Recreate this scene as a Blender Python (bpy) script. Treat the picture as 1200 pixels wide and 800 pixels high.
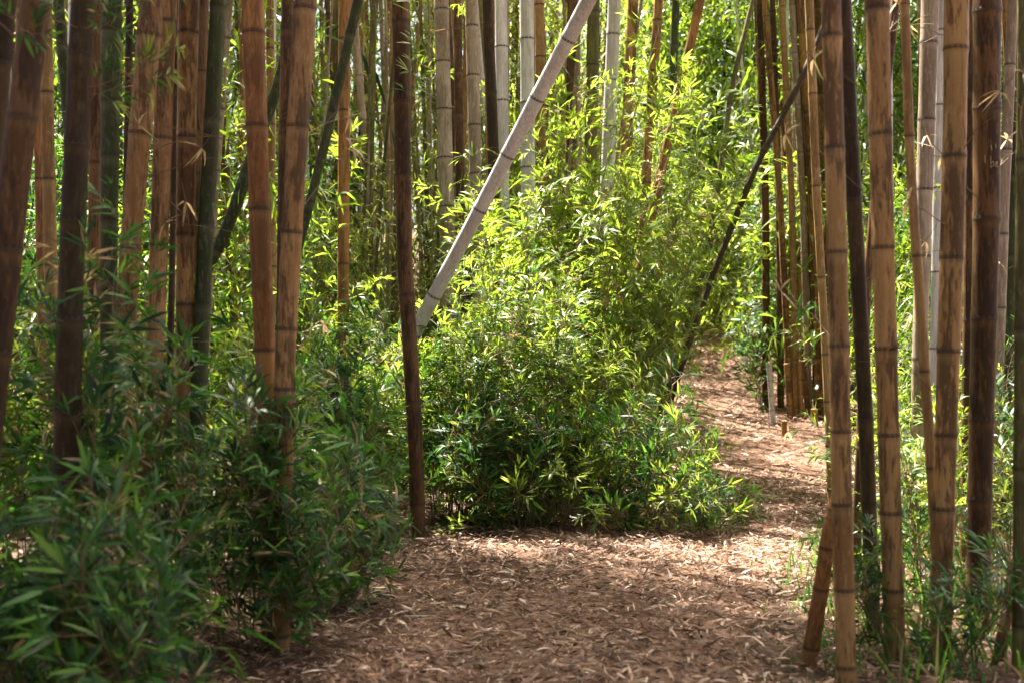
import bpy, math, random
import numpy as np
from mathutils import Vector, Matrix

for o in list(bpy.data.objects):
    bpy.data.objects.remove(o)
SC = bpy.context.scene
COL = SC.collection
RND = random.Random(7)
NP = np.random.default_rng(11)
R = math.radians

# ------------------------------------------------------------------ camera, sky, sun, exposure
CAM_H, FPX = 1.2, 1500.0              # eye height; focal length in pixels of the 1200 px wide photograph
cam_data = bpy.data.cameras.new('camera')
cam = bpy.data.objects.new('camera', cam_data)
COL.objects.link(cam)
cam.location = (0, 0, CAM_H)
cam.rotation_euler = (R(90), 0, 0)
cam_data.sensor_width = 36
cam_data.lens = 45
cam_data.clip_start, cam_data.clip_end = 0.05, 600
cam_data.dof.use_dof = True
cam_data.dof.focus_distance = 8.2
cam_data.dof.aperture_fstop = 3.0
SC.camera = cam

SUN_AZ, SUN_EL = -36, 63              # azimuth from +Y (negative: to the left), elevation
world = bpy.data.worlds.new('World')
SC.world = world
world.use_nodes = True
wn = world.node_tree
sky = wn.nodes.new('ShaderNodeTexSky')
sky.sky_type = 'NISHITA'
sky.sun_disc = False
sky.air_density = 0.7
sky.dust_density = 8.0
sky.ozone_density = 0.2
sky.sun_elevation = R(SUN_EL)
sky.sun_rotation = R(-SUN_AZ)
wn.links.new(sky.outputs[0], wn.nodes['Background'].inputs[0])
wn.nodes['Background'].inputs[1].default_value = 0.05

sun_d = bpy.data.lights.new('sun', 'SUN')
sun_d.energy = 5.0
sun_d.angle = R(0.55)
sun_d.color = (1.0, 0.93, 0.80)
sun = bpy.data.objects.new('sun', sun_d)
COL.objects.link(sun)
sd = Vector((math.sin(R(SUN_AZ)) * math.cos(R(SUN_EL)), math.cos(R(SUN_AZ)) * math.cos(R(SUN_EL)), math.sin(R(SUN_EL))))
sun.rotation_euler = sd.to_track_quat('Z', 'Y').to_euler()
sun.location = (0, 0, 30)

SC.view_settings.view_transform = 'Standard'
SC.view_settings.look = 'None'
SC.view_settings.gamma = 1
SC.view_settings.exposure = 3.0
SC.render.engine = 'CYCLES'
SC.cycles.max_bounces = 5
SC.cycles.diffuse_bounces = 3
SC.cycles.glossy_bounces = 2
SC.cycles.transmission_bounces = 4
SC.cycles.use_denoising = True
SC.cycles.use_adaptive_sampling = True
SC.cycles.adaptive_threshold = 0.02
SC.cycles.sample_clamp_indirect = 6


# ------------------------------------------------------------------ helpers
def tag(o, label=None, cat=None, group=None, kind=None):
    if label: o['label'] = label
    if cat: o['category'] = cat
    if group: o['group'] = group
    if kind: o['kind'] = kind
    return o


def empty(name, loc, label=None, cat=None, group=None, kind=None, rz=0):
    o = bpy.data.objects.new(name, None)
    COL.objects.link(o)
    o.empty_display_size = 0.1
    o.location = loc
    o.rotation_euler = (0, 0, rz)
    return tag(o, label, cat, group, kind)


def link(name, mesh, parent=None):
    o = bpy.data.objects.new(name, mesh)
    COL.objects.link(o)
    if parent is not None:
        o.parent = parent
    return o


def mesh_np(name, verts, tris, mats, attrs=None, mat_index=None, smooth=True):
    """verts (n,3), tris (m,3) numpy arrays -> mesh, with float point attributes"""
    me = bpy.data.meshes.new(name)
    verts = np.asarray(verts, dtype=np.float32)
    tris = np.asarray(tris, dtype=np.int32)
    m = len(tris)
    me.vertices.add(len(verts))
    me.vertices.foreach_set('co', verts.ravel())
    me.loops.add(m * 3)
    me.loops.foreach_set('vertex_index', tris.ravel())
    me.polygons.add(m)
    me.polygons.foreach_set('loop_start', np.arange(0, m * 3, 3, dtype=np.int32))
    me.polygons.foreach_set('use_smooth', np.full(m, smooth, dtype=bool))
    for mt in mats:
        me.materials.append(mt)
    if mat_index is not None:
        me.polygons.foreach_set('material_index', np.asarray(mat_index, dtype=np.int32))
    for k, v in (attrs or {}).items():
        a = me.attributes.new(k, 'FLOAT', 'POINT')
        a.data.foreach_set('value', np.asarray(v, dtype=np.float32))
    me.update(calc_edges=True)
    return me


def nrm(v):
    return v / np.maximum(np.linalg.norm(v, axis=-1, keepdims=True), 1e-9)


LT = np.array([[0, 2, 1], [1, 2, 4], [1, 4, 3], [3, 4, 5]])


def leaf_np(base, d, up, L, W, droop, tint, curl=None):
    """lance-shaped leaves: base (n,3), direction, up vector, lengths, widths, droop -> verts, tris, tint"""
    n = len(base)
    d = nrm(d)
    side = nrm(np.cross(d, up) + 1e-6)
    nv = np.cross(side, d)
    out = np.zeros((n, 6, 3))
    L, W, droop = [np.broadcast_to(np.asarray(a, float), (n,))[:, None] for a in (L, W, droop)]
    cz = np.zeros((n, 1)) if curl is None else np.asarray(curl)[:, None]

    def pt(s):
        p = base + d * L * s + nv * cz * L * math.sin(s * math.pi)
        p = p - np.array([0, 0, 1.0]) * droop * L * s * s
        return p
    out[:, 0] = pt(0)
    a, b = pt(.28), pt(.66)
    out[:, 1] = a - side * W * .5 + nv * W * .12
    out[:, 2] = a + side * W * .5 + nv * W * .12
    out[:, 3] = b - side * W * .36
    out[:, 4] = b + side * W * .36
    out[:, 5] = pt(1.0)
    tris = (LT[None] + (np.arange(n) * 6)[:, None, None]).reshape(-1, 3)
    return out.reshape(-1, 3), tris, np.repeat(tint, 6)


class Geo:
    def __init__(self):
        self.v, self.t, self.m, self.a, self.n = [], [], [], [], 0

    def add(self, v, t, tint, m=0):
        self.v.append(v); self.t.append(t + self.n); self.m.append(np.full(len(t), m)); self.a.append(tint)
        self.n += len(v)

    def twig(self, p0, p1, r0, r1, m=1, k=3):
        p0, p1 = np.asarray(p0, float), np.asarray(p1, float)
        d = nrm(p1 - p0)
        u = nrm(np.cross(d, [0.3, 0.9, 0.2]))
        w = np.cross(d, u)
        an = np.arange(k) * 2 * math.pi / k
        ring = np.cos(an)[:, None] * u + np.sin(an)[:, None] * w
        v = np.concatenate([p0 + ring * r0, p1 + ring * r1])
        t = []
        for i in range(k):
            j = (i + 1) % k
            t += [[i, j, k + j], [i, k + j, k + i]]
        self.add(v, np.array(t), np.full(2 * k, .3), m)

    def mesh(self, name, mats):
        return mesh_np(name, np.concatenate(self.v), np.concatenate(self.t), mats,
                       {'tint': np.concatenate(self.a)}, np.concatenate(self.m))


def hgt(x, y):
    """height of the ground: level by the camera, climbing away from it, low banks to the sides"""
    t = np.maximum(np.asarray(y, float) - 10, 0)
    h = 0.145 * t * t / (t + 4)
    h = np.where(np.asarray(y) > 40, h - 0.05 * (np.asarray(y, float) - 40), h)
    b = np.maximum(np.abs(np.asarray(x, float) - path_x(y)) - 1.2, 0)
    return h + 0.05 * b / (1 + .12 * b)


PATH = [(-60, -6), (-10, -1.0), (0, 0.0), (4.2, 0.1), (6.5, 0.4), (8.5, 1.0), (10, 1.75), (12, 2.3), (14, 2.55), (16, 2.6), (18, 2.7), (21, 3.0), (26, 4.2), (40, 9), (90, 30)]
_py = np.array([p[0] for p in PATH]); _px = np.array([p[1] for p in PATH])


def path_x(y):
    return np.interp(y, _py, _px)


def at(px, py, d):
    return Vector(((px - 600) / FPX * d, d, CAM_H + (400 - py) / FPX * d))


def on_ground(px, py):
    """distance at which the line of sight through a pixel meets the ground"""
    d = 1.0
    while d < 60:
        p = at(px, py, d)
        if p.z <= float(hgt(p.x, p.y)):
            return d
        d += 0.02
    return 60


# ------------------------------------------------------------------ materials
def new_mat(name):
    m = bpy.data.materials.new(name)
    m.use_nodes = True
    nt = m.node_tree
    return m, nt, nt.nodes['Principled BSDF'], nt.nodes['Material Output']


def nd(nt, t, **kw):
    n = nt.nodes.new(t)
    for k, v in kw.items():
        setattr(n, k, v)
    return n


def ramp(nt, stops):
    r = nd(nt, 'ShaderNodeValToRGB')
    e = r.color_ramp.elements
    while len(e) < len(stops):
        e.new(0.5)
    for el, (p, c) in zip(e, stops):
        el.position = p
        el.color = (*c, 1)
    return r


def math_n(nt, op, a, b=None, clamp=False):
    n = nd(nt, 'ShaderNodeMath', operation=op, use_clamp=clamp)
    for i, v in enumerate((a, b)):
        if v is None: continue
        if isinstance(v, (int, float)): n.inputs[i].default_value = v
        else: nt.links.new(v, n.inputs[i])
    return n.outputs[0]


def mix_c(nt, blend, fac, a, b):
    n = nd(nt, 'ShaderNodeMix', data_type='RGBA', blend_type=blend)
    for i, v in ((0, fac), (6, a), (7, b)):
        if isinstance(v, (int, float)): n.inputs[i].default_value = v
        elif isinstance(v, tuple): n.inputs[i].default_value = (*v, 1)
        else: nt.links.new(v, n.inputs[i])
    return n.outputs[2]


def leaf_material(name, stops, tstops, transl=0.4, rough=0.4, spec=0.5):
    m, nt, p, out = new_mat(name)
    at_ = nd(nt, 'ShaderNodeAttribute', attribute_name='tint')
    oi = nd(nt, 'ShaderNodeObjectInfo')
    f = math_n(nt, 'ADD', at_.outputs['Fac'], math_n(nt, 'MULTIPLY', math_n(nt, 'SUBTRACT', oi.outputs['Random'], .5), .25), True)
    r1, r2 = ramp(nt, stops), ramp(nt, tstops)
    nt.links.new(f, r1.inputs[0]); nt.links.new(f, r2.inputs[0])
    nt.links.new(r1.outputs[0], p.inputs['Base Color'])
    p.inputs['Roughness'].default_value = rough
    p.inputs['Specular IOR Level'].default_value = spec
    tr = nd(nt, 'ShaderNodeBsdfTranslucent')
    nt.links.new(r2.outputs[0], tr.inputs[0])
    mx = nd(nt, 'ShaderNodeMixShader')
    mx.inputs[0].default_value = transl
    nt.links.new(p.outputs[0], mx.inputs[1]); nt.links.new(tr.outputs[0], mx.inputs[2])
    nt.links.new(mx.outputs[0], out.inputs[0])
    return m


DRY = (0.42, 0.29, 0.15)
M = {}
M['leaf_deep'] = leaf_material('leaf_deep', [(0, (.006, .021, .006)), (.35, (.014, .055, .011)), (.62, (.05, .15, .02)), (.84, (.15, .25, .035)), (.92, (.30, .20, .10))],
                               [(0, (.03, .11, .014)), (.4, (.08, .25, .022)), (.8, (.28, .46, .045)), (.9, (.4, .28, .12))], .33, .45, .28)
M['leaf_lime'] = leaf_material('leaf_lime', [(0, (.045, .085, .014)), (.35, (.10, .17, .018)), (.72, (.20, .275, .028)), (.84, (.27, .30, .05)), (.9, DRY)],
                               [(0, (.18, .29, .02)), (.4, (.34, .48, .035)), (.8, (.57, .66, .09)), (.9, (.58, .42, .19))], .45, .44, .45)
M['leaf_faded'] = leaf_material('leaf_faded', [(0, (.075, .095, .03)), (.35, (.16, .18, .05)), (.72, (.27, .27, .09)), (.84, (.34, .29, .12)), (.9, DRY)],
                               [(0, (.2, .25, .04)), (.4, (.36, .40, .07)), (.8, (.55, .52, .14)), (.9, (.55, .4, .18))], .42, .5, .4)
M['leaf_dry'] = leaf_material('leaf_dry', [(0, (.2, .13, .07)), (.4, (.36, .25, .13)), (.8, (.5, .38, .22))],
                              [(0, (.3, .2, .08)), (.8, (.55, .4, .2))], .35, .55, .3)
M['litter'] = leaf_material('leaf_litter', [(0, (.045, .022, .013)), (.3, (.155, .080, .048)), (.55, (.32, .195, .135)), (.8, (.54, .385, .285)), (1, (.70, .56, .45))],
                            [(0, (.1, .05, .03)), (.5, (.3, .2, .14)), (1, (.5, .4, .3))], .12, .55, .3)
m, nt, p, out = new_mat('twig')
p.inputs['Base Color'].default_value = (.14, .13, .045, 1)
p.inputs['Roughness'].default_value = .6
M['twig'] = m
m, nt, p, out = new_mat('twig_brown')
p.inputs['Base Color'].default_value = (.16, .09, .045, 1)
p.inputs['Roughness'].default_value = .6
M['twig_brown'] = m


def culm_material(name, c1, c2, dark, bloom, blotch=.5, rough=.5, algae=.45):
    """bamboo skin: internode tint, long streaks, dark blotches, dark scar at a node, pale wax under it"""
    m, nt, p, out = new_mat(name)
    seg = nd(nt, 'ShaderNodeAttribute', attribute_name='seg')
    node = nd(nt, 'ShaderNodeAttribute', attribute_name='node')
    wax = nd(nt, 'ShaderNodeAttribute', attribute_name='wax')
    tc = nd(nt, 'ShaderNodeTexCoord')
    oi = nd(nt, 'ShaderNodeObjectInfo')
    add = nd(nt, 'ShaderNodeVectorMath', operation='ADD')
    nt.links.new(tc.outputs['Object'], add.inputs[0])
    cx = nd(nt, 'ShaderNodeCombineXYZ')
    nt.links.new(math_n(nt, 'MULTIPLY', oi.outputs['Random'], 37.0), cx.inputs[0])
    nt.links.new(cx.outputs[0], add.inputs[1])

    def noise(scale, det, ro=.6):
        mp = nd(nt, 'ShaderNodeMapping')
        mp.inputs['Scale'].default_value = scale
        nt.links.new(add.outputs[0], mp.inputs[0])
        n = nd(nt, 'ShaderNodeTexNoise')
        n.inputs['Scale'].default_value = 1
        n.inputs['Detail'].default_value = det
        n.inputs['Roughness'].default_value = ro
        nt.links.new(mp.outputs[0], n.inputs[0])
        return n.outputs[0]
    streak = noise((140, 140, 4), 3)
    cloud = noise((13, 13, 3.2), 4, .6)
    speck = noise((85, 85, 13), 4, .75)
    f = math_n(nt, 'ADD', math_n(nt, 'MULTIPLY', seg.outputs['Fac'], .5), math_n(nt, 'MULTIPLY', cloud, .55))
    r0 = ramp(nt, [(.3, c2), (.68, c1)])
    nt.links.new(f, r0.inputs[0])
    rs = ramp(nt, [(.3, (.4, .36, .32)), (.62, (1.1, 1.08, 1.06))])
    nt.links.new(streak, rs.inputs[0])
    col = mix_c(nt, 'MULTIPLY', .5, r0.outputs[0], rs.outputs[0])
    alg = ramp(nt, [(.45, (0, 0, 0)), (.68, (1, 1, 1))])
    nt.links.new(noise((7, 7, 1.1), 3, .6), alg.inputs[0])
    col = mix_c(nt, 'MIX', math_n(nt, 'MULTIPLY', alg.outputs[0], algae), col, tuple(.5 * a + .5 * b for a, b in zip(c2, (.085, .085, .028))))
    fl = ramp(nt, [(.545, (0, 0, 0)), (.60, (1, 1, 1))])
    nt.links.new(noise((60, 60, 16), 4, .7), fl.inputs[0])
    col = mix_c(nt, 'MIX', math_n(nt, 'MULTIPLY', fl.outputs[0], .45), col, bloom)
    bl = ramp(nt, [(.505, (0, 0, 0)), (.565, (1, 1, 1))])
    nt.links.new(math_n(nt, 'ADD', math_n(nt, 'MULTIPLY', cloud, .6), math_n(nt, 'MULTIPLY', speck, .45)), bl.inputs[0])
    col = mix_c(nt, 'MIX', math_n(nt, 'MULTIPLY', bl.outputs[0], blotch), col, dark)
    col = mix_c(nt, 'MIX', math_n(nt, 'MULTIPLY', wax.outputs['Fac'], .32), col, bloom)
    col = mix_c(nt, 'MIX', math_n(nt, 'MULTIPLY', node.outputs['Fac'], .85), col, tuple(v * .45 for v in dark))
    nt.links.new(col, p.inputs['Base Color'])
    rr = nd(nt, 'ShaderNodeMapRange')
    rr.inputs['To Min'].default_value = rough - .1
    rr.inputs['To Max'].default_value = rough + .2
    nt.links.new(speck, rr.inputs[0])
    nt.links.new(rr.outputs[0], p.inputs['Roughness'])
    p.inputs['Specular IOR Level'].default_value = .2
    bp = nd(nt, 'ShaderNodeBump')
    bp.inputs['Strength'].default_value = .25
    bp.inputs['Distance'].default_value = .004
    nt.links.new(streak, bp.inputs['Height'])
    nt.links.new(bp.outputs[0], p.inputs['Normal'])
    return m


M['tan'] = culm_material('culm_tan', (.40, .225, .09), (.21, .105, .04), (.05, .024, .012), (.38, .24, .12), .8)
M['orange'] = culm_material('culm_orange', (.38, .18, .062), (.23, .095, .03), (.06, .025, .011), (.34, .2, .09), .6)
M['brown'] = culm_material('culm_brown', (.18, .088, .035), (.085, .038, .015), (.028, .015, .009), (.2, .12, .065), .8)
M['dark'] = culm_material('culm_dark', (.075, .038, .016), (.032, .017, .008), (.014, .009, .005), (.12, .08, .04), .6)
M['umber'] = culm_material('culm_umber', (.14, .066, .025), (.055, .025, .010), (.018, .01, .006), (.16, .095, .045), .8)
M['green'] = culm_material('culm_green', (.05, .068, .02), (.022, .034, .011), (.03, .022, .012), (.16, .17, .1), .5)
M['mossy'] = culm_material('culm_mossy', (.17, .16, .05), (.10, .085, .03), (.04, .03, .015), (.22, .2, .1), .6)
M['pale'] = culm_material('culm_pale', (.42, .33, .265), (.26, .19, .14), (.12, .08, .055), (.5, .42, .36), .5, .5, .2)
M['grey'] = culm_material('culm_grey', (.66, .64, .65), (.54, .51, .515), (.25, .2, .18), (.7, .68, .68), .35, .45, .12)
M['straw'] = culm_material('culm_straw', (.42, .255, .11), (.28, .155, .06), (.1, .055, .025), (.46, .32, .18), .5)

m, nt, p, out = new_mat('node_scar')
p.inputs['Base Color'].default_value = (.045, .024, .014, 1)
p.inputs['Roughness'].default_value = .7
M['scar'] = m
m, nt, p, out = new_mat('scratched_skin')
p.inputs['Base Color'].default_value = (.42, .3, .16, 1)
p.inputs['Roughness'].default_value = .8
M['scratch'] = m
m, nt, p, out = new_mat('cut_wood')
p.inputs['Base Color'].default_value = (.45, .33, .17, 1)
p.inputs['Roughness'].default_value = .8
M['cut'] = m


def ground_material(name, stops, bump):
    m, nt, p, out = new_mat(name)
    tc = nd(nt, 'ShaderNodeTexCoord')
    n1 = nd(nt, 'ShaderNodeTexNoise'); n1.inputs['Scale'].default_value = 1.3; n1.inputs['Detail'].default_value = 6
    n2 = nd(nt, 'ShaderNodeTexNoise'); n2.inputs['Scale'].default_value = 46; n2.inputs['Detail'].default_value = 5; n2.inputs['Roughness'].default_value = .7
    v = nd(nt, 'ShaderNodeTexVoronoi'); v.inputs['Scale'].default_value = 38
    for n in (n1, n2, v):
        nt.links.new(tc.outputs['Object'], n.inputs['Vector'])
    f = math_n(nt, 'ADD', math_n(nt, 'MULTIPLY', n1.outputs[0], .35), math_n(nt, 'ADD', math_n(nt, 'MULTIPLY', n2.outputs[0], .45), math_n(nt, 'MULTIPLY', v.outputs['Color'], .2)))
    r = ramp(nt, stops)
    nt.links.new(f, r.inputs[0])
    nt.links.new(r.outputs[0], p.inputs['Base Color'])
    p.inputs['Roughness'].default_value = .9
    p.inputs['Specular IOR Level'].default_value = .15
    b = nd(nt, 'ShaderNodeBump'); b.inputs['Strength'].default_value = .8; b.inputs['Distance'].default_value = bump
    nt.links.new(n2.outputs[0], b.inputs['Height'])
    nt.links.new(b.outputs[0], p.inputs['Normal'])
    return m


M['soil'] = ground_material('forest_soil', [(.3, (.035, .02, .013)), (.5, (.10, .058, .038)), (.7, (.2, .125, .085))], .02)
M['path'] = ground_material('trodden_mulch', [(.35, (.05, .025, .016)), (.5, (.15, .082, .053)), (.65, (.30, .19, .135))], .015)

# ------------------------------------------------------------------ ground and path
def grid_mesh(name, xs, ys, zf, mat):
    X, Y = np.meshgrid(xs, ys)
    Z = zf(X, Y)
    v = np.stack([X, Y, Z], -1).reshape(-1, 3)
    nx, ny = len(xs), len(ys)
    i = np.arange(nx * ny).reshape(ny, nx)
    a, b, c, d = i[:-1, :-1].ravel(), i[:-1, 1:].ravel(), i[1:, 1:].ravel(), i[1:, :-1].ravel()
    return mesh_np(name, v, np.concatenate([np.stack([a, b, c], 1), np.stack([a, c, d], 1)]), [mat])


def bumps(X, Y):
    return .012 * np.sin(X * 5.1 + 1.3 * np.sin(Y * 3.3)) * np.sin(Y * 4.3 + X) + .008 * np.sin(X * 13 + Y * 7) * np.sin(Y * 11)


def gz(x, y):
    return hgt(x, y) + bumps(np.asarray(x, float), np.asarray(y, float))


xs = np.concatenate([np.linspace(-120, -8, 24), np.linspace(-7.8, 9.8, 140), np.linspace(10, 120, 24)])
ys = np.concatenate([np.linspace(-60, 1, 20), np.linspace(1.15, 26, 170), np.linspace(26.5, 200, 40)])
ground = link('ground', grid_mesh('ground', xs, ys, gz, M['soil']))
tag(ground, kind='structure')

# the trodden path: a sheet just above the soil, wavering edges
pyv = np.linspace(-6, 26, 150)
rows = []
for y in pyv:
    hw_l = .85 + .10 * math.sin(y * 2.1) + .07 * math.sin(y * 5.3 + 1)
    hw_r = .85 + .10 * math.sin(y * 1.7 + 2) + .07 * math.sin(y * 4.7)
    cx = float(path_x(y))
    rows.append([(cx - hw_l + (hw_l + hw_r) * k / 14, y) for k in range(15)])
pv = np.array(rows)
pz = gz(pv[..., 0], pv[..., 1]) + .006
v = np.concatenate([pv, pz[..., None]], -1).reshape(-1, 3)
i = np.arange(len(v)).reshape(150, 15)
a, b, c, d = i[:-1, :-1].ravel(), i[:-1, 1:].ravel(), i[1:, 1:].ravel(), i[1:, :-1].ravel()
path = link('path', mesh_np('path', v, np.concatenate([np.stack([a, b, c], 1), np.stack([a, c, d], 1)]), [M['path']]))
tag(path, kind='structure')


# ------------------------------------------------------------------ leafy sprays (a twig with its leaves), shared by all shrubs
def rot_about(v, axis, a):
    return np.array(Matrix.Rotation(a, 3, Vector(axis)) @ Vector(v))


def make_spray(rng, length, ntw, leafL, nfan, droop, mats, dryp=.02, spread=.9, tmax=.72):
    g = Geo()
    main = np.array([0, 0, 1.0])
    side = np.array([1.0, 0, 0])
    pts = []
    K = 5
    for k in range(K + 1):                              # main twig grows along +Z, bends over towards +X
        s = k / K
        pts.append(np.array([droop * length * s * s * .7, rng.uniform(-.012, .012), length * (s - .22 * droop * s * s)]))
    for k in range(K):
        g.twig(pts[k], pts[k + 1], .0028 * (1 - k / K * .6), .0028 * (1 - (k + 1) / K * .6))
    B, D, U, LL, T, DR = [], [], [], [], [], []

    def fan(p, d, n, up):
        ax = nrm(np.cross(d, up) + 1e-6)
        for q in range(n):
            s = (q + 1) / n
            ang = (1 if q % 2 else -1) * rng.uniform(.35, 1.0) * (1.15 - .6 * s)
            if q == n - 1: ang = rng.uniform(-.15, .15)
            ld = rot_about(d, nrm(up), ang)
            ld = ld + np.array([0, 0, rng.uniform(-.35, .1)]) + np.array([rng.uniform(-.2, .2) for _ in range(3)])
            B.append(p * (s * .5 + .5) + (p - d * .1) * (1 - (s * .5 + .5)))
            D.append(ld); U.append(up + np.array([rng.uniform(-.5, .5) for _ in range(3)]))
            LL.append(leafL * rng.uniform(.65, 1.2))
            T.append(1.0 if rng.random() < dryp else rng.uniform(0, tmax))
            DR.append(rng.uniform(.05, .45))
    for k in range(ntw):
        s = .2 + .8 * (k + rng.random()) / ntw
        i = min(int(s * K), K - 1)
        f = s * K - i
        p = pts[i] * (1 - f) + pts[i + 1] * f
        md = nrm(pts[i + 1] - pts[i])
        az = rng.uniform(0, 6.283)
        o = np.array([math.cos(az), math.sin(az), rng.uniform(-.1, .5)])
        d = nrm(md * .65 + o * spread)
        tl = length * rng.uniform(.14, .34)
        e = p + d * tl
        e[2] -= tl * .15
        g.twig(p, e, .0015, .0008)
        fan(e, nrm(e - p), rng.randint(nfan - 1, nfan + 2), np.array([0, 0, 1.0]) if abs(d[2]) < .8 else np.array([1.0, 0, 0]))
    fan(pts[-1], nrm(pts[-1] - pts[-2]), nfan + 1, np.array([.4, .3, 1.0]))
    v, t, ti = leaf_np(np.array(B), np.array(D), np.array(U), np.array(LL), np.array(LL) * rng.uniform(.12, .155), np.array(DR), np.array(T))
    g.add(v, t, ti, 0)
    return g.mesh('leafy_spray', mats)


SP = {}
rs = random.Random(3)
SP['deep'] = [make_spray(rs, rs.uniform(.34, .52), rs.randint(6, 9), rs.uniform(.085, .12), 3, rs.uniform(.4, 1.0), [M['leaf_deep'], M['twig_brown']], .04) for _ in range(10)]
SP['lime'] = [make_spray(rs, rs.uniform(.38, .58), rs.randint(8, 11), rs.uniform(.09, .115), 4, rs.uniform(.3, .8), [M['leaf_lime'], M['twig']], .03) for _ in range(10)]
SP['bold'] = [make_spray(rs, rs.uniform(.45, .65), rs.randint(6, 9), rs.uniform(.125, .16), 4, rs.uniform(.5, 1.0), [M['leaf_lime'], M['twig']], .02, 1.0) for _ in range(8)]
SP['fine'] = [make_spray(rs, rs.uniform(.4, .62), rs.randint(9, 13), rs.uniform(.065, .085), 4, rs.uniform(.1, .5), [M['leaf_lime'], M['twig']], .05, .6) for _ in range(8)]
SP['dry'] = [make_spray(rs, rs.uniform(.25, .4), rs.randint(6, 8), rs.uniform(.07, .095), 4, rs.uniform(.7, 1.1), [M['leaf_dry'], M['twig_brown']], 0, .8, 1) for _ in range(4)]


def stem_mesh(p0, p1, bow, r, mat):
    """thin shrub stem from p0 to p1 (local), bowed sideways"""
    g = Geo()
    p0, p1 = np.array(p0, float), np.array(p1, float)
    pr = p0
    for k in range(1, 6):
        s = k / 5
        q = p0 + (p1 - p0) * s + np.array(bow) * math.sin(s * math.pi)
        g.twig(pr, q, r * (1 - .7 * (s - .2)), r * (1 - .7 * s), 0, 5)
        pr = q
    return g.mesh('stem', [mat])


def place_spray(mesh, parent, base, d, scale, roll):
    """spray grows along d from base (parent space)"""
    q = Vector(d).to_track_quat('Z', 'X')
    o = link('leafy_spray', mesh, parent)
    m = Matrix.Translation(base) @ q.to_matrix().to_4x4() @ Matrix.Rotation(roll, 4, 'Z') @ Matrix.Diagonal((scale, scale, scale, 1))
    o.matrix_local = m
    return o


def shrub(name, label, cat, x, y, rx, ry, h, n, kinds, n_stem=None, zmin=.08, group=None, lean=(0, 0), up=.55, seed=0, sc=1.0, dry=.04, tall=1.1):
    """a bush: canes fan out of the root and arch over, sprays grow along each cane"""
    rng = random.Random(seed * 97 + 5)
    z0 = float(hgt(x, y))
    root = empty(name, (x, y, z0), label, cat, group)
    n_stem = n_stem or max(6, n // 7)
    canes = []
    for k in range(n_stem):
        a = rng.uniform(0, 6.283)
        rr = math.sqrt(rng.random())
        hh = h * (1 - .45 * rr ** 2) * rng.uniform(.55, tall)
        e = Vector((math.cos(a) * rx * rr + lean[0] * hh / h, math.sin(a) * ry * rr + lean[1] * hh / h, hh))
        b0 = Vector((math.cos(a + rng.uniform(-.5, .5)) * rx * rr * .45, math.sin(a) * ry * rr * .45, -.03))
        bow = rng.uniform(1.3, 2.2)

        def cp(s, b0=b0, e=e, bow=bow):
            return Vector((b0.x + (e.x - b0.x) * s ** bow, b0.y + (e.y - b0.y) * s ** bow, b0.z + (e.z - b0.z) * s))
        canes.append((cp, Vector((math.cos(a), math.sin(a), 0)) * (.3 + .7 * rr)))
        g = Geo()
        r = rng.uniform(.003, .006)
        for q in range(6):
            g.twig(np.array(cp(q / 6)), np.array(cp((q + 1) / 6)), r * (1 - .11 * q), r * (1 - .11 * (q + 1)), 0, 4)
        link('stem', g.mesh('stem', [M['twig'] if rng.random() < .75 else M['twig_brown']]), root)
    for k in range(n):
        cp, out = canes[k % n_stem]
        t = zmin + (1 - zmin) * rng.random() ** .8
        pos = cp(t)
        d = (out * (.9 - .3 * t) + Vector((rng.uniform(-.6, .6), rng.uniform(-.6, .6), up * (.5 + t) + rng.uniform(-.4, .35)))).normalized()
        kd = 'dry' if rng.random() < dry else rng.choice(kinds)
        s = sc * rng.uniform(.6, 1.15)
        base = pos - d * .05
        if base.z < .01: base.z = .01
        place_spray(rng.choice(SP[kd]), root, base, d, s, rng.uniform(-.9, .9))
    return root


# ------------------------------------------------------------------ bamboo stalks
def crown_mesh(rng, H, rad, n):
    """leafy upper part of a tall bamboo: fans of leaves on short side branches along H metres"""
    g = Geo()
    nb = 26
    B = []
    for k in range(nb):
        z = H * (k + rng.random()) / nb
        a = rng.uniform(0, 6.283)
        ln = rad * (1 - .55 * z / H) * rng.uniform(.6, 1.1)
        e = np.array([math.cos(a) * ln, math.sin(a) * ln, z + ln * rng.uniform(.1, .5)])
        g.twig((0, 0, z), e, .008, .003)
        B.append((np.array([0, 0, z]), e))
    idx = [rng.randrange(nb) for _ in range(n)]
    ss = NP.uniform(.25, 1.05, n)
    b0 = np.array([B[i][0] for i in idx]); b1 = np.array([B[i][1] for i in idx])
    base = b0 + (b1 - b0) * ss[:, None] + NP.normal(0, .13, (n, 3))
    d = NP.normal(0, 1, (n, 3)); d[:, 2] = -.25 + .5 * d[:, 2]
    d += nrm(b1 - b0) * .6
    v, t, ti = leaf_np(base, d, np.tile([0, 0, 1.0], (n, 1)) + NP.normal(0, .4, (n, 3)), NP.uniform(.13, .2, n), .024, NP.uniform(.1, .4, n), NP.uniform(0, .72, n))
    g.add(v, t, ti, 0)
    return g.mesh('crown', [M['leaf_lime'], M['twig']])


rc = random.Random(5)
CROWNS = [crown_mesh(rc, 4.2, 1.5, 1500) for _ in range(6)]


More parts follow.
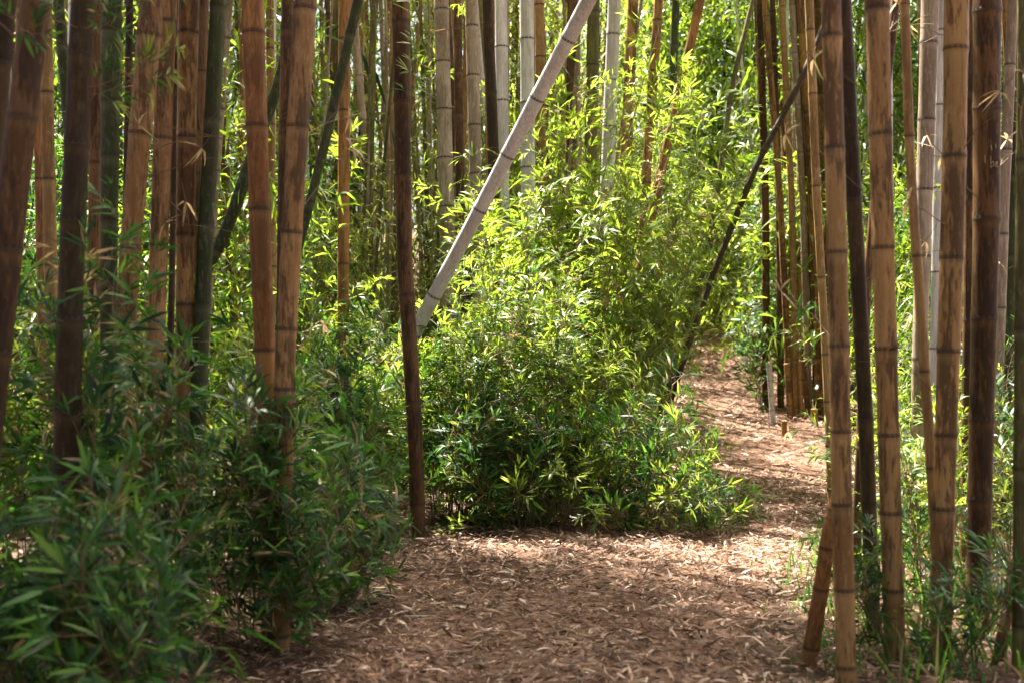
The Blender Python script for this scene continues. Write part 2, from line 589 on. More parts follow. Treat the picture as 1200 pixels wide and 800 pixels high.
def ring_mesh():
    """unit node scar: two rounded ridges round a stalk of radius 1, axis Z"""
    prof = [(-.34, .99), (-.26, 1.06), (-.12, 1.085), (-.02, 1.03), (.08, 1.06), (.2, 1.05), (.3, .99)]
    k = 14
    v, t = [], []
    for z, r in prof:
        for i in range(k):
            a = 2 * math.pi * i / k
            v.append((math.cos(a) * r, math.sin(a) * r, z))
    for j in range(len(prof) - 1):
        for i in range(k):
            a, b = j * k + i, j * k + (i + 1) % k
            t += [(a, b, b + k), (a, b + k, a + k)]
    return mesh_np('node_ring', np.array(v), np.array(t), [M['scar']])


RING = ring_mesh()
STALKS = []


def culm(pts, r_of, nodes, mat, sides, rng, cap_top=False, wob=.003):
    """stem mesh along a polyline (parameter = length); nodes = list of lengths; returns mesh and node frames"""
    P = [Vector(p) for p in pts]
    cum = [0]
    for a, b in zip(P, P[1:]):
        cum.append(cum[-1] + (b - a).length)
    tot = cum[-1]

    def pos(s):
        s = min(max(s, 0), tot)
        for i in range(len(P) - 1):
            if s <= cum[i + 1] or i == len(P) - 2:
                f = (s - cum[i]) / max(cum[i + 1] - cum[i], 1e-6)
                return P[i].lerp(P[i + 1], f)

    def tang(s):
        return (pos(s + .15) - pos(s - .15)).normalized()
    bounds = [0] + [s for s in nodes if .04 < s < tot - .03] + [tot]
    rings = []                                    # (s, radius factor, seg, node, wax)
    for a, b in zip(bounds, bounds[1:]):
        sg = rng.random()
        rr = rng.uniform(.985, 1.02)
        L = b - a
        e = min(.035, L * .2)
        rings += [(a + .002, 1.055, sg, .7, 0), (a + e * .35, 1.045 * rr, sg, .05, 0), (a + e, rr, sg, 0, 0)]
        for q in range(1, max(2, int(L / .18))):
            rings.append((a + e + (L - 2 * e) * q / max(2, int(L / .18)), rr * .99, sg, 0, 0))
        rings += [(b - e * 1.6, rr, sg, 0, .1), (b - e * .7, 1.012 * rr, sg, 0, 1), (b - .006, 1.055, sg, .3, .7)]
    V, T, seg, nod, wax = [], [], [], [], []
    frames = []
    offs = {}
    for (s, f, sg, n_, w_) in rings:
        p, t = pos(s), tang(s)
        u = t.cross(Vector((.31, .92, .05))).normalized()
        w = t.cross(u)
        r = r_of(s / tot) * f
        for i in range(sides):
            a = 2 * math.pi * i / sides
            V.append(p + (u * math.cos(a) + w * math.sin(a)) * r)
        seg += [sg] * sides; nod += [n_] * sides; wax += [w_] * sides
    for j in range(len(rings) - 1):
        for i in range(sides):
            a, b = j * sides + i, j * sides + (i + 1) % sides
            T += [(a, b, b + sides), (a, b + sides, a + sides)]
    mi = [0] * len(T)
    for end, rev in ((0, True), (len(rings) - 1, False)):
        c = len(V)
        V.append(sum((V[end * sides + i] for i in range(sides)), Vector()) / sides)
        seg.append(.5); nod.append(0); wax.append(0)
        for i in range(sides):
            a, b = end * sides + i, end * sides + (i + 1) % sides
            T.append((b, a, c) if rev else (a, b, c)); mi.append(1)
    me = mesh_np('stem', np.array(V), np.array(T), [mat, M['cut']], {'seg': seg, 'node': nod, 'wax': wax}, mi)
    for s in bounds[1:-1]:
        frames.append((pos(s), tang(s), r_of(s / tot)))
    return me, frames, pos, tang, tot


def stalk(label, mat, pix, d, w, base=None, nodes=None, top=None, group=None, rings=True, crown=True, name='bamboo_stalk', sides=14, seed=None,
          spacing=None, lean_y=0.0, free=False, cat='bamboo'):
    """pix: [(px,py) ...] from low to high along the stalk as the photo shows it; d its distance; w its width in px at those points
    (one number or two, low and high); nodes: py rows of its nodes; top: height above ground it reaches"""
    rng = random.Random(seed if seed is not None else hash_s(label + str(pix)))
    ds = d if isinstance(d, (tuple, list)) else [d + lean_y * k for k in range(len(pix))]
    P = [at(px, py, dd) for (px, py), dd in zip(pix, ds)]
    w0, w1 = w if isinstance(w, (tuple, list)) else (w, w * .96)
    r0, r1 = w0 / FPX * ds[0] / 2, w1 / FPX * ds[-1] / 2
    if not free:
        # carry the line down to the ground
        t = (P[1] - P[0]).normalized()
        if abs(t.z) < .2: t = Vector((t.x, t.y, .2)).normalized()
        q = P[0].copy()
        n = 0
        while q.z > float(hgt(q.x, q.y)) - .04 and n < 4000:
            q -= t * .02
            n += 1
        if n > 2: P.insert(0, q)
        elif P[0].z > float(hgt(P[0].x, P[0].y)): P.insert(0, q)
    if top:
        t = (P[-1] - P[-2]).normalized()
        while P[-1].z < top:
            t = (t + Vector((0, 0, .06))).normalized()
            P.append(P[-1] + t * .9)
    b = P[0].copy()
    if not free: b.z = float(hgt(b.x, b.y))
    loc = [p - b for p in P]
    length = [0]
    for a_, b_ in zip(loc, loc[1:]): length.append(length[-1] + (b_ - a_).length)
    tot = length[-1]
    slope = (r0 - r1) / max((at(*pix[0], ds[0]) - at(*pix[-1], ds[-1])).length, .3)

    def r_of(f):
        vis = min(f * tot, tot)
        r = r0 - slope * (vis - (0 if free else max(tot * 0, 0)))
        if top and f * tot > 4: r *= 1 - .5 * (f * tot - 4) / max(tot - 4, 1)
        return max(r, r0 * .3)
    ns = []
    sp = spacing or (RND.uniform(.36, .44) if nodes else RND.uniform(.42, .58))
    if nodes:
        for py in sorted(nodes, reverse=True):
            # length at which the polyline crosses this row
            for i in range(len(P) - 1):
                ya = 400 - (P[i].z - CAM_H) / P[i].y * FPX
                yb = 400 - (P[i + 1].z - CAM_H) / P[i + 1].y * FPX
                if yb <= py <= ya:
                    ns.append(length[i] + (length[i + 1] - length[i]) * (ya - py) / max(ya - yb, 1e-6))
                    break
        if ns:
            s = ns[0] - sp * .8
            while s > .06: ns.insert(0, s); s -= sp * .75
            s = ns[-1]
    else:
        s = rng.uniform(.05, .18)
        ns.append(s)
    while s < tot:
        s += sp * rng.uniform(.88, 1.12)
        ns.append(s)
    root = empty(name, b, label, cat, group)
    me, frames, pos, tang, tot = culm(loc, r_of, ns, M[mat], sides, rng)
    stem = link('stem', me, root)
    zlim = (CAM_H + .30 * ds[0]) - b.z
    if rings:
        for (p, t, r) in frames:
            if p.z > zlim: break
            o = link('node_ring', RING, stem)
            o.matrix_local = Matrix.Translation(p) @ t.to_track_quat('Z', 'Y').to_matrix().to_4x4() @ Matrix.Diagonal((r, r, min(r * .2, .008) / .3, 1))
    cp = pos(tot - 2.0) + b
    if group in (G_L, G_R) and rng.random() < (.1 if group == G_L else .5): crown = False
    if crown and top and not canopy_open(cp.x, cp.y):
        o = link('crown', rng.choice(CROWNS), root)
        o.location = pos(tot - 4.0) if not isinstance(crown, (int, float)) or crown is True else pos(tot - 4.0)
        o.rotation_euler = (0, 0, rng.uniform(0, 6.28))
    STALKS.append((b.x, b.y))
    root_info[root.name] = (pos, tang, b, r_of, tot)
    return root


root_info = {}
# gaps shaped in the unseen leaf canopy so the sun reaches these spots
LIT = [((1.0, 10.0, 2.3), 2.4), ((2.3, 12.2, .1), 2.0), ((2.8, 17, .8), 2.8), ((-3.5, 10, 1.5), 2.6), ((.1, 8.1, 2.6), 1.2)]
CLEAR = [(p[0] + sd.x / sd.z * (8 - p[2]), p[1] + sd.y / sd.z * (8 - p[2]), r) for p, r in LIT]


def canopy_open(x, y):
    return any((x - a) ** 2 + (y - b) ** 2 < r * r for a, b, r in CLEAR)


def hash_s(s):
    h = 7
    for c in s: h = (h * 31 + ord(c)) % 1000003
    return h


def stalk_spray(root, py, kinds, d, sc=1.0, n=1, seed=1):
    """leafy sprays growing from a stalk at the row py"""
    pos, tang, b, r_of, tot = root_info[root.name]
    rng = random.Random(seed)
    best = min((abs(400 - ((pos(s) + b).z - CAM_H) / (pos(s) + b).y * FPX - py), s) for s in np.linspace(0, tot, 200))
    for k in range(n):
        p = pos(best[1] + rng.uniform(-.02, .02))
        dd = Vector(d) + Vector((rng.uniform(-.4, .4), rng.uniform(-.4, .4), rng.uniform(-.3, .3)))
        place_spray(rng.choice(SP[rng.choice(kinds)]), root, p, dd.normalized(), sc * rng.uniform(.8, 1.15), rng.uniform(-1, 1))


H = 9.5
G_L = 'stalks of the left foreground clump'
G_R = 'stalks of the right foreground clump'
G_M = 'stalks standing in the middle of the grove'

# --- left clump, front to back
sL0 = stalk('dark brown bamboo stalk cut by the upper left corner of the picture', 'dark', [(-22, 330), (8, 0)], 3.9, 26, top=H, group=G_L)
sL1 = stalk('thick brown bamboo stalk leaning right at the far left edge, paler low down', 'umber', [(-8, 440), (12, 260), (42, 0)], 3.7, (38, 36), top=H, group=G_L, nodes=[290, 137])
sL3 = stalk('thick near black bamboo stalk, second thick one from the left edge', 'dark', [(78, 520), (84, 300), (97, 0)], 4.3, (34, 30), top=H, group=G_L, nodes=[258, 168, 62])
sL2 = stalk('pale tan slender stalk between the two thick dark ones at left', 'straw', [(62, 440), (57, 200), (54, 40)], 6.2, 16, top=H, group=G_L)
sL2b = stalk('thin orange brown stalk beside the leftmost thick leaning stalk', 'orange', [(50, 400), (46, 200), (42, 0)], 6.9, 11, top=H, group=G_L)
sL4 = stalk('brown stalk half hidden behind the thick near black one', 'brown', [(108, 430), (112, 200), (114, 0)], 6.0, 16, top=H, group=G_L)
sL5 = stalk('dark green stalk right of the thick near black one', 'green', [(126, 450), (128, 260), (131, 0)], 5.2, (15, 20), top=H, group=G_L, nodes=[182, 118, 35, 258])
sL6 = stalk('very thin black stalk between dark green and leaning tan stalks', 'dark', [(146, 330), (149, 200), (152, 0)], 7.0, 9, top=H, group=G_L)
sL7 = stalk('tan stalk leaning right, first of the bunched tan ones at left', 'tan', [(143, 460), (152, 300), (178, 0)], 5.0, (20, 25), top=H, group=G_L, nodes=[290, 156])
sL8 = stalk('light tan stalk in the middle of the bunched tan ones at left', 'tan', [(180, 470), (187, 270), (196, 0)], 5.3, (18, 21), top=H, group=G_L, nodes=[287, 162, 25])
sL8b = stalk('very thin dark stalk in the gap of the bunched tan ones', 'dark', [(200, 400), (204, 200), (207, 0)], 5.9, 8, top=H, group=G_L)
sL9 = stalk('tan brown stalk, last of the bunched tan ones at left', 'tan', [(216, 460), (217, 280), (221, 0)], 5.4, (16, 21), top=H, group=G_L, nodes=[275, 160, 38])
sL10 = stalk('brown stalk squeezed behind the dark green leaning stalk', 'brown', [(229, 400), (234, 200), (239, 0)], 6.6, 13, top=H, group=G_L)
sL11 = stalk('dark green stalk leaning right beside the bunched tan ones', 'green', [(233, 470), (240, 290), (256, 0)], 5.4, (19, 19), top=H, group=G_L, nodes=[262, 138, 8])
sL12 = stalk('pale pinkish stalk just behind the leaning dark green one', 'pale', [(240, 400), (252, 200), (267, 0)], 8.2, 13, top=H, group=G_L)
sL13 = stalk('orange brown stalk, left one of the two nearest the left shrubs', 'orange', [(318, 600), (306, 300), (296, 0)], 5.0, (22, 25), top=H, group=G_L, nodes=[410, 245, 147, 38])
sL14 = stalk('tan orange stalk leaning right, right one of the two by left shrubs', 'tan', [(331, 600), (334, 420), (343, 250), (358, 0)], 4.9, (22, 25), top=H, group=G_L, nodes=[455, 385, 272, 148, 10])
sL15 = stalk('reddish brown stalk behind the pair of orange stalks at left', 'brown', [(330, 470), (333, 200), (337, 0)], 7.4, 15, top=H, group=G_L)
sL15b = stalk('thin pale brown stalk seen between the pair of orange stalks', 'straw', [(321, 430), (318, 200), (316, 0)], 8.6, 10, top=H, group=G_L)
sL16 = stalk('thin dark green pole leaning right across the pale stalks, behind the left pair', 'green', [(340, 330), (378, 180), (420, 0)], 7.2, (8, 10), top=6.5, crown=False, group=G_L, rings=True)
sL17 = stalk('grey green pole arching behind the pair of orange stalks', 'green', [(235, 330), (268, 265), (300, 170), (330, 90), (352, 0)], 8.0, (13, 14), top=7, crown=False, group=G_L)

stalk_spray(sL3, 45, ['deep'], (.3, -.5, .2), .8, 3, 1)
stalk_spray(sL3, 110, ['deep', 'lime'], (.6, -.4, -.1), .7, 2, 2)
stalk_spray(sL5, 30, ['deep'], (.4, -.5, .1), .8, 2, 3)
stalk_spray(sL1, 40, ['deep'], (.5, -.3, .1), .7, 2, 4)

# --- middle
sM1 = stalk('dark brown weathered stalk standing alone at left edge of the bare path', 'umber', [(491, 640), (486, 500), (474, 300), (469, 0)], on_ground(491, 632), (17, 20), top=H, group=G_M, nodes=[590, 470, 345, 205, 118, 25])
sM2 = stalk('slim orange stalk rising from green shrubs left of the dark weathered stalk', 'orange', [(402, 560), (402, 380), (404, 0)], 9.4, (13, 14), top=H, group=G_M)
sP = stalk('long pale grey fallen bamboo pole leaning across the grove', 'grey', [(392, 590), (490, 382), (560, 250), (628, 118), (690, 0)], [8.9, 8.6, 8.3, 8.0, 7.7], (16, 18.5), top=3.9, crown=False, group=G_M,
           nodes=[345, 245, 181, 115, 45], cat='bamboo', name='leaning_bamboo_pole')
for lab, mt, pix, d, w in [
    ('broad grey brown stalk above the thicket, left of the two lilac grey ones', 'pale', [(525, 300), (517, 0)], 11.0, 19),
    ('slim brown stalk pressed against the broad grey brown one', 'brown', [(540, 300), (536, 0)], 11.8, 11),
    ('tan grey stalk left of a dark red brown stalk above the thicket', 'pale', [(560, 300), (552, 0)], 11.2, 16),
    ('dark red brown stalk between two lilac grey stalks above the thicket', 'dark', [(582, 320), (577, 150), (571, 0)], 10.6, (15, 14)),
    ('lilac grey stalk touching the dark red brown one', 'grey', [(590, 300), (587, 0)], 11.4, 16),
    ('lilac grey stalk partly crossed by the fallen pale pole', 'grey', [(620, 320), (617, 0)], 10.8, 18),
    ('tan stalk just behind the upper fallen pale pole', 'straw', [(636, 300), (632, 0)], 12.2, 13),
    ('brown stalk right of the upper end of the fallen pale pole', 'brown', [(668, 300), (671, 0)], 12.0, 14),
    ('mottled green brown stalk above the middle of the thicket', 'mossy', [(690, 300), (696, 0)], 11.5, 16),
    ('pale flaking stalk above the bright leaves of the thicket', 'grey', [(708, 300), (720, 0)], 11.9, 17),
    ('tan stalk at the right end of the row above the thicket', 'tan', [(728, 300), (742, 0)], 12.4, 14),
    ('tan stalk rising through the bright leaves of the thicket', 'tan', [(750, 330), (759, 180), (772, 0)], 10.4, 12),
    ('orange brown stalk leaning right out of the bright thicket leaves', 'orange', [(762, 260), (782, 170), (812, 40)], 10.1, 12),
    ('thin green stalk behind the orange brown leaning one', 'green', [(784, 200), (792, 0)], 12.5, 11),
]:
    stalk(lab, mt, pix, d, w, top=H, group=G_M, sides=12)
stalk('dark leaning trunk rising right over the far path', 'dark', [(783, 478), (808, 400), (836, 320), (888, 190), (938, 96), (962, 40)], [10.0, 10.0, 10.05, 10.1, 10.2, 10.3], (6.5, 7.5), top=6, crown=False, group=G_M, cat='bamboo', name='leaning_bamboo_pole')
stalk('mossy leaning stalk at the right foot of the thicket beside the path', 'mossy', [(778, 470), (798, 410), (830, 300), (858, 100), (882, 0)], [10.3, 10.3, 10.35, 10.4, 10.5], (9, 6), top=7, crown=False, group=G_M, name='leaning_bamboo_pole')

# --- right clump
sR1 = stalk('thin straw coloured stalk leaning left beside the nearest tan stalk at right', 'straw', [(972, 520), (967, 400), (957, 230), (948, 0)], 8.6, (9, 10), top=H, group=G_R, nodes=[415, 325, 218, 110])
sR2 = stalk('tan stalk with mossy foot, nearest to the path at right', 'tan', [(992, 800), (986, 560), (983, 380), (974, 0)], 4.35, (24, 23), top=H, group=G_R, nodes=[780, 690, 590, 505, 405, 295, 173, 42])
sR3 = stalk('near black stalk leaning left beside the tan one nearest the path', 'dark', [(1024, 745), (1014, 480), (1006, 330), (988, 0)], 5.2, (17, 19), top=H, group=G_R, nodes=[690, 590, 490, 385, 232, 80])
sR4 = stalk('tan mottled stalk right of the near black leaning one', 'tan', [(1049, 770), (1041, 500), (1035, 300), (1028, 0)], 4.75, (24, 27), top=H, group=G_R, nodes=[690, 600, 509, 408, 290, 157, 10])
sR4b = stalk('thin brown stalk leaning right behind the tan mottled one', 'brown', [(1012, 430), (1016, 330), (1033, 150), (1050, 0)], 6.4, 11, top=H, group=G_R)
sR5 = stalk('slender straw stalk leaning left between two thick tan ones at right', 'straw', [(1100, 700), (1091, 540), (1078, 350), (1067, 200), (1060, 0)], 4.9, (13, 11), top=H, group=G_R, nodes=[640, 548, 435, 300, 160, 5])
sR6 = stalk('pale sun bleached stalk standing behind the slender straw one', 'pale', [(1073, 600), (1081, 300), (1090, 0)], 7.4, (16, 20), top=H, group=G_R, nodes=[495, 420, 300, 222, 140, 50])
sR6b = stalk('thin whitish stalk seen beside the thick tan mottled one', 'grey', [(1093, 520), (1099, 200), (1104, 0)], 8.6, 11, top=H, group=G_R)
sR7 = stalk('thick tan stalk mottled brown, left of the one with scratched letters', 'tan', [(1102, 760), (1107, 560), (1112, 400), (1118, 200), (1121, 0)], 4.75, (24, 28), top=H, group=G_R, nodes=[690, 595, 509, 411, 302, 183, 57])
sR8 = stalk('thick dark brown stalk with letters scratched into it', 'umber', [(1145, 748), (1150, 500), (1156, 260), (1157, 0)], 5.17, (27, 32), top=H, group=G_R, nodes=[660, 583, 490, 372, 256, 127])
sR7b = stalk('brown stalk glimpsed between the thick tan and scratched stalks', 'brown', [(1132, 640), (1137, 300), (1138, 0)], 6.2, 15, top=H, group=G_R)
sR9 = stalk('thin pinkish stalk leaning right behind the scratched stalk', 'pale', [(1168, 480), (1176, 250), (1187, 0)], 7.0, 13, top=H, group=G_R)
sR9b = stalk('dark green stalk behind the thin pinkish one at right', 'green', [(1180, 480), (1187, 250), (1195, 0)], 7.6, 13, top=H, group=G_R)
sR10 = stalk('mossy brown stalk cut by the right edge of the picture', 'mossy', [(1196, 790), (1199, 400), (1203, 0)], 4.6, (20, 20), top=H, group=G_R)
sR11 = stalk('short broken orange stalk propped against the tan one nearest the path', 'orange', [(947, 780), (962, 690), (972, 620), (984, 575)], [4.75, 4.68, 4.62, 4.6], (19, 17), crown=False, group=G_R, nodes=[757, 688, 640, 596], name='broken_bamboo_stalk')
sR12 = stalk('short brown bamboo stub tilted right at the right edge', 'brown', [(1168, 780), (1180, 720), (1190, 650)], [4.7, 4.75, 4.8], (14, 13), crown=False, group=G_R, name='broken_bamboo_stalk')

# side twigs and a few leaves left at the nodes
def bare_twig(rng):
    g = Geo()
    p = np.zeros(3)
    d = np.array([0, 0, 1.0])
    L = rng.uniform(.25, .5)
    for k in range(4):
        q = p + d * L / 4
        g.twig(p, q, .0035 - .0007 * k, .0035 - .0007 * (k + 1))
        if k:
            o = nrm(d + np.array([rng.uniform(-.9, .9), rng.uniform(-.9, .9), 0]))
            g.twig(q, q + o * rng.uniform(.08, .2), .0018, .0008)
        p = q
        d = nrm(d + np.array([rng.uniform(-.25, .25), rng.uniform(-.25, .25), 0]))
    n = 4
    D = NP.normal(0, 1, (n, 3))
    v, t, ti = leaf_np(np.repeat(p[None], n, 0), D, np.tile([0, 1., .3], (n, 1)), np.full(n, .08), .012, .5, np.full(n, 1.0))
    g.add(v, t, ti, 0)
    return g.mesh('bare_twig', [M['leaf_dry'], M['twig_brown']])


TW = [bare_twig(random.Random(k)) for k in range(5)]
rng = random.Random(31)
for rt in [o for o in list(COL.objects) if o.name.startswith('bamboo_stalk') and o.get('group') in (G_L, G_R, G_M)]:
    pos, tang, b, r_of, tot = root_info[rt.name]
    zl = CAM_H + .27 * b.y - b.z
    for k in range(rng.choice([1, 2, 2, 3])):
        z = rng.uniform(.6, zl)
        s_ = tot * 0 + z
        p = pos(s_)
        a = rng.uniform(0, 6.283)
        d = Vector((math.cos(a), math.sin(a) * .6 - .1, rng.uniform(.2, .9))).normalized()
        if b.y < 7 or rng.random() < .35:
            o = link('bare_twig', rng.choice(TW), rt)
            o.matrix_local = Matrix.Translation(p) @ d.to_track_quat('Z', 'Y').to_matrix().to_4x4()
        else:
            place_spray(rng.choice(SP['lime'] + SP['bold']), rt, p, d, rng.uniform(.7, 1.1), rng.uniform(-1, 1))

# letters scratched into the dark stalk: "II" over "ber"
def scratch_letters():
    pos, tang, b, r_of, tot = root_info[sR8.name]
    strokes = [[(1155.5, 172), (1156, 178)], [(1161, 171), (1161.5, 177)],
               [(1149, 184), (1149.5, 194)],
               [(1155, 186), (1155.5, 199)], [(1155.5, 193), (1158, 192), (1159, 195), (1157.5, 198), (1155.5, 198)],
               [(1161, 195), (1164, 193.5), (1163, 191.5), (1161.2, 193), (1161.5, 196.5), (1164.5, 196.5)],
               [(1167.5, 188), (1168, 195)], [(1167.7, 190), (1170, 188)]]
    root = sR8
    g = Geo()
    for st in strokes:
        prev = None
        for (px, py) in st:
            s = min(np.linspace(0, tot, 1500), key=lambda q: abs(400 - ((pos(q) + b).z - CAM_H) / (pos(q) + b).y * FPX - py))
            c = pos(s); r = r_of(s / tot) * 1.012
            wx = (px - 600) / FPX * (b.y + c.y) - (b.x + c.x)
            wx = max(-r * .93, min(r * .93, wx))
            q = np.array([c.x + wx, c.y - math.sqrt(r * r - wx * wx), c.z])
            if prev is not None: g.twig(prev, q, .0016, .0016, 0, 4)
            prev = q
    link('scratched_lettering', g.mesh('scratched_lettering', [M['scratch']]), root)


scratch_letters()

# --- far right cluster with its cut stubs
G_F = 'stalks of the far clump at the bend of the path'
for lab, mt, pb, pt_, w in [
    ('blackish stalk wrapped in leaves, leftmost of the far clump at the bend', 'umber', (898, 478), (890, 0), 9),
    ('dark brown stalk behind the short grey stub at the bend', 'brown', (915, 478), (905, 0), 8),
    ('brown stalk third in the far clump at the bend', 'tan', (927, 486), (896, 0), 8),
    ('pale tan stalk fourth in the far clump at the bend', 'straw', (934, 487), (916, 0), 8),
    ('pale pinkish stalk in the middle of the far clump at the bend', 'pale', (948, 484), (928, 0), 8),
    ('tan slightly bowed stalk in the far clump at the bend', 'tan', (961, 484), (938, 0), 10),
    ('tan stalk at the right end of the far clump at the bend', 'tan', (972, 478), (958, 0), 10),
]:
    dd = on_ground(*pb)
    stalk(lab, mt, [pb, ((pb[0] + pt_[0]) / 2 + 3, 240), pt_], dd, w, top=H, group=G_F, sides=10, rings=False)
for lab, mt, pb, pt_, w in [
    ('short grey bamboo stub sawn off flat at the bend of the path', 'grey', (906, 497), (901, 424), 6.5),
    ('brown sawn off bamboo stub beside a lower stub at the bend', 'tan', (926, 490), (922, 425), 7),
    ('tall tan sawn off stub leaning left in the far clump', 'tan', (948, 488), (940, 422), 7.5),
    ('slim pale brown sawn off stub left of the tall tan stub', 'straw', (940, 489), (937, 423), 5),
    ('knee high orange stub in front of the far clump', 'orange', (955, 500), (954, 478), 8),
    ('low orange stub standing on the path side of the far clump', 'orange', (919, 512), (919, 492), 7),
]:
    dd = on_ground(*pb)
    stalk(lab, mt, [pb, pt_], dd, w, crown=False, group='sawn off stubs at the bend of the path', sides=10, rings=False, spacing=.16, name='bamboo_stub', cat='bamboo stub')


# --- the grove behind: many slim stalks
MARKS = [(10, 'the leftmost thick stalk'), (57, 'the pale slender stalk'), (90, 'the thick near black stalk'), (128, 'the upright dark green stalk'), (163, 'the leaning tan stalk at left'),
         (190, 'the middle bunched tan stalk'), (219, 'the last bunched tan stalk'), (248, 'the leaning dark green stalk'), (303, 'the left orange stalk'), (345, 'the tan orange stalk'),
         (402, 'the slim orange stalk'), (440, 'the slim orange stalk'), (473, 'the dark weathered stalk'), (520, 'the broad grey brown stalk'), (556, 'the tan grey stalk'), (578, 'the dark red brown stalk'),
         (618, 'the crossed lilac grey stalk'), (650, 'the fallen pole top'), (693, 'the mottled green brown stalk'), (735, 'the tan stalk ending the row'), (762, 'the tan stalk in bright leaves'),
         (800, 'the orange brown leaning stalk'), (850, 'the far end of the path'), (895, 'the blackish far stalk'), (922, 'the brown far stalk'), (945, 'the pinkish far stalk'), (968, 'the far clump end'),
         (985, 'the tan stalk nearest the path'), (1005, 'the near black leaning stalk'), (1036, 'the tan mottled stalk'), (1072, 'the slender straw stalk'), (1086, 'the sun bleached stalk'), (1114, 'the thick tan stalk at right'),
         (1155, 'the scratched stalk'), (1195, 'the stalk at the right edge')]
USED = {}


def which(head, px, cut=9):
    """label by the landmark stalk it shows beside"""
    mx, mk = min(MARKS, key=lambda m: abs(m[0] - px))
    side = 'behind' if abs(px - mx) < cut else ('just left of' if px < mx else 'just right of')
    lb = head + ' ' + side + ' ' + mk
    n = USED.get(lb, 0)
    USED[lb] = n + 1
    if n == 1: lb = 'more distant ' + lb
    if n >= 2: lb = {2: 'far off ', 3: 'hindmost ', 4: 'half hidden '}.get(n, 'scarcely visible ') + lb
    return lb


def bg_stalks(n, px0, px1, d0, d1, mats, label, group, seed, top=10.5, crown_p=.6, w=(.05, .085), clear=1.5, name='bamboo_stalk'):
    rng = random.Random(seed)
    k = 0
    tries = 0
    while k < n and tries < 4000:
        tries += 1
        d = rng.uniform(d0, d1)
        px = rng.uniform(px0, px1)
        x = (px - 600) / FPX * d
        if abs(x - float(path_x(d))) < clear: continue
        if any((x - a) ** 2 + (d - b) ** 2 < .18 ** 2 for a, b in STALKS): continue
        ln = rng.gauss(0, 22)
        mt, lb = rng.choice(mats)
        dia = rng.uniform(*w)
        z0 = float(hgt(x, d))
        pyb = 400 + (CAM_H - z0 - .02) / d * FPX
        stalk(which(lb + (' bamboo cane' if 'cane' in name else ' bamboo stalk'), px + ln * .5) if 0 < px < 1200 else lb + ' ' + label, mt, [(px, pyb), (px + ln * .5 + rng.gauss(0, 4), pyb / 2), (px + ln, 0)], d, dia / d * FPX, top=top, group=group, rings=False, sides=8, crown=rng.random() < crown_p, seed=seed * 1000 + k, name=name)
        k += 1


BM = [('pale', 'slim pale'), ('straw', 'slim straw coloured'), ('tan', 'slim tan'), ('brown', 'slim brown'), ('grey', 'slim lilac grey')]
bg_stalks(56, 345, 760, 12.2, 20, BM + BM[:2], 'bamboo stalk in the grove behind the thicket', 'slim stalks behind the thicket', 21)
bg_stalks(95, 345, 740, 11.5, 22, [('pale', 'very thin pale'), ('straw', 'very thin straw coloured'), ('mossy', 'very thin mossy')], 'bamboo cane in the grove left of centre', 'thin canes left of centre', 27, w=(.022, .048), crown_p=0, top=8, name='bamboo_cane')
bg_stalks(64, -20, 345, 8.5, 19, BM[2:] + BM[:1] + [('green', 'slim dark green')], 'bamboo stalk in the grove behind the left clump', 'slim stalks behind the left clump', 22)
bg_stalks(34, 885, 985, 14.5, 24, BM, 'bamboo stalk behind the far clump at the bend', 'slim stalks behind the far clump', 23, clear=1.0)
bg_stalks(44, 985, 1225, 8.5, 20, BM, 'bamboo stalk in the grove behind the right clump', 'slim stalks behind the right clump', 24)
bg_stalks(12, 740, 890, 24, 30, BM[2:4] + [('green', 'slim dark green')], 'bamboo stalk beyond the far end of the path', 'slim stalks beyond the path', 25, clear=.2)

bg_stalks(14, -520, -120, 5.0, 9, BM[2:4], 'bamboo stalk standing beyond the left edge of the picture', 'added shade stalks beyond the left edge', 26, crown_p=1)  # unseen stalks added so that their crowns shade the left shrubs

# unseen stalks added behind and beside the viewpoint, their crowns cut the sky fill
rng = random.Random(77)
for k in range(13):
    x, y = rng.uniform(-5, 5), rng.uniform(-8, 1.5)
    if abs(x - float(path_x(y))) < 1.1: x = x + (1.6 if x > float(path_x(y)) else -1.6)
    if y > -1 and abs(x) < 1.6: x = math.copysign(1.9, x)
    z0 = float(hgt(x, y))
    root = empty('bamboo_stalk', (x, y, z0), 'tan bamboo stalk added unseen behind the viewpoint to block sky light', 'bamboo', 'added sky-blocking stalks behind the viewpoint')
    me, fr, *_ = culm([(0, 0, -.04), (rng.uniform(-.2, .2), rng.uniform(-.2, .2), 4), (rng.uniform(-.5, .5), rng.uniform(-.5, .5), 9.5)], lambda f: .045 - .03 * f, [.3 + .42 * q for q in range(21)], M['tan'], 8, rng)
    link('stem', me, root)
    o = link('crown', rng.choice(CROWNS), root)
    o.location = (0, 0, 5.2); o.rotation_euler = (0, 0, rng.uniform(0, 6.28))

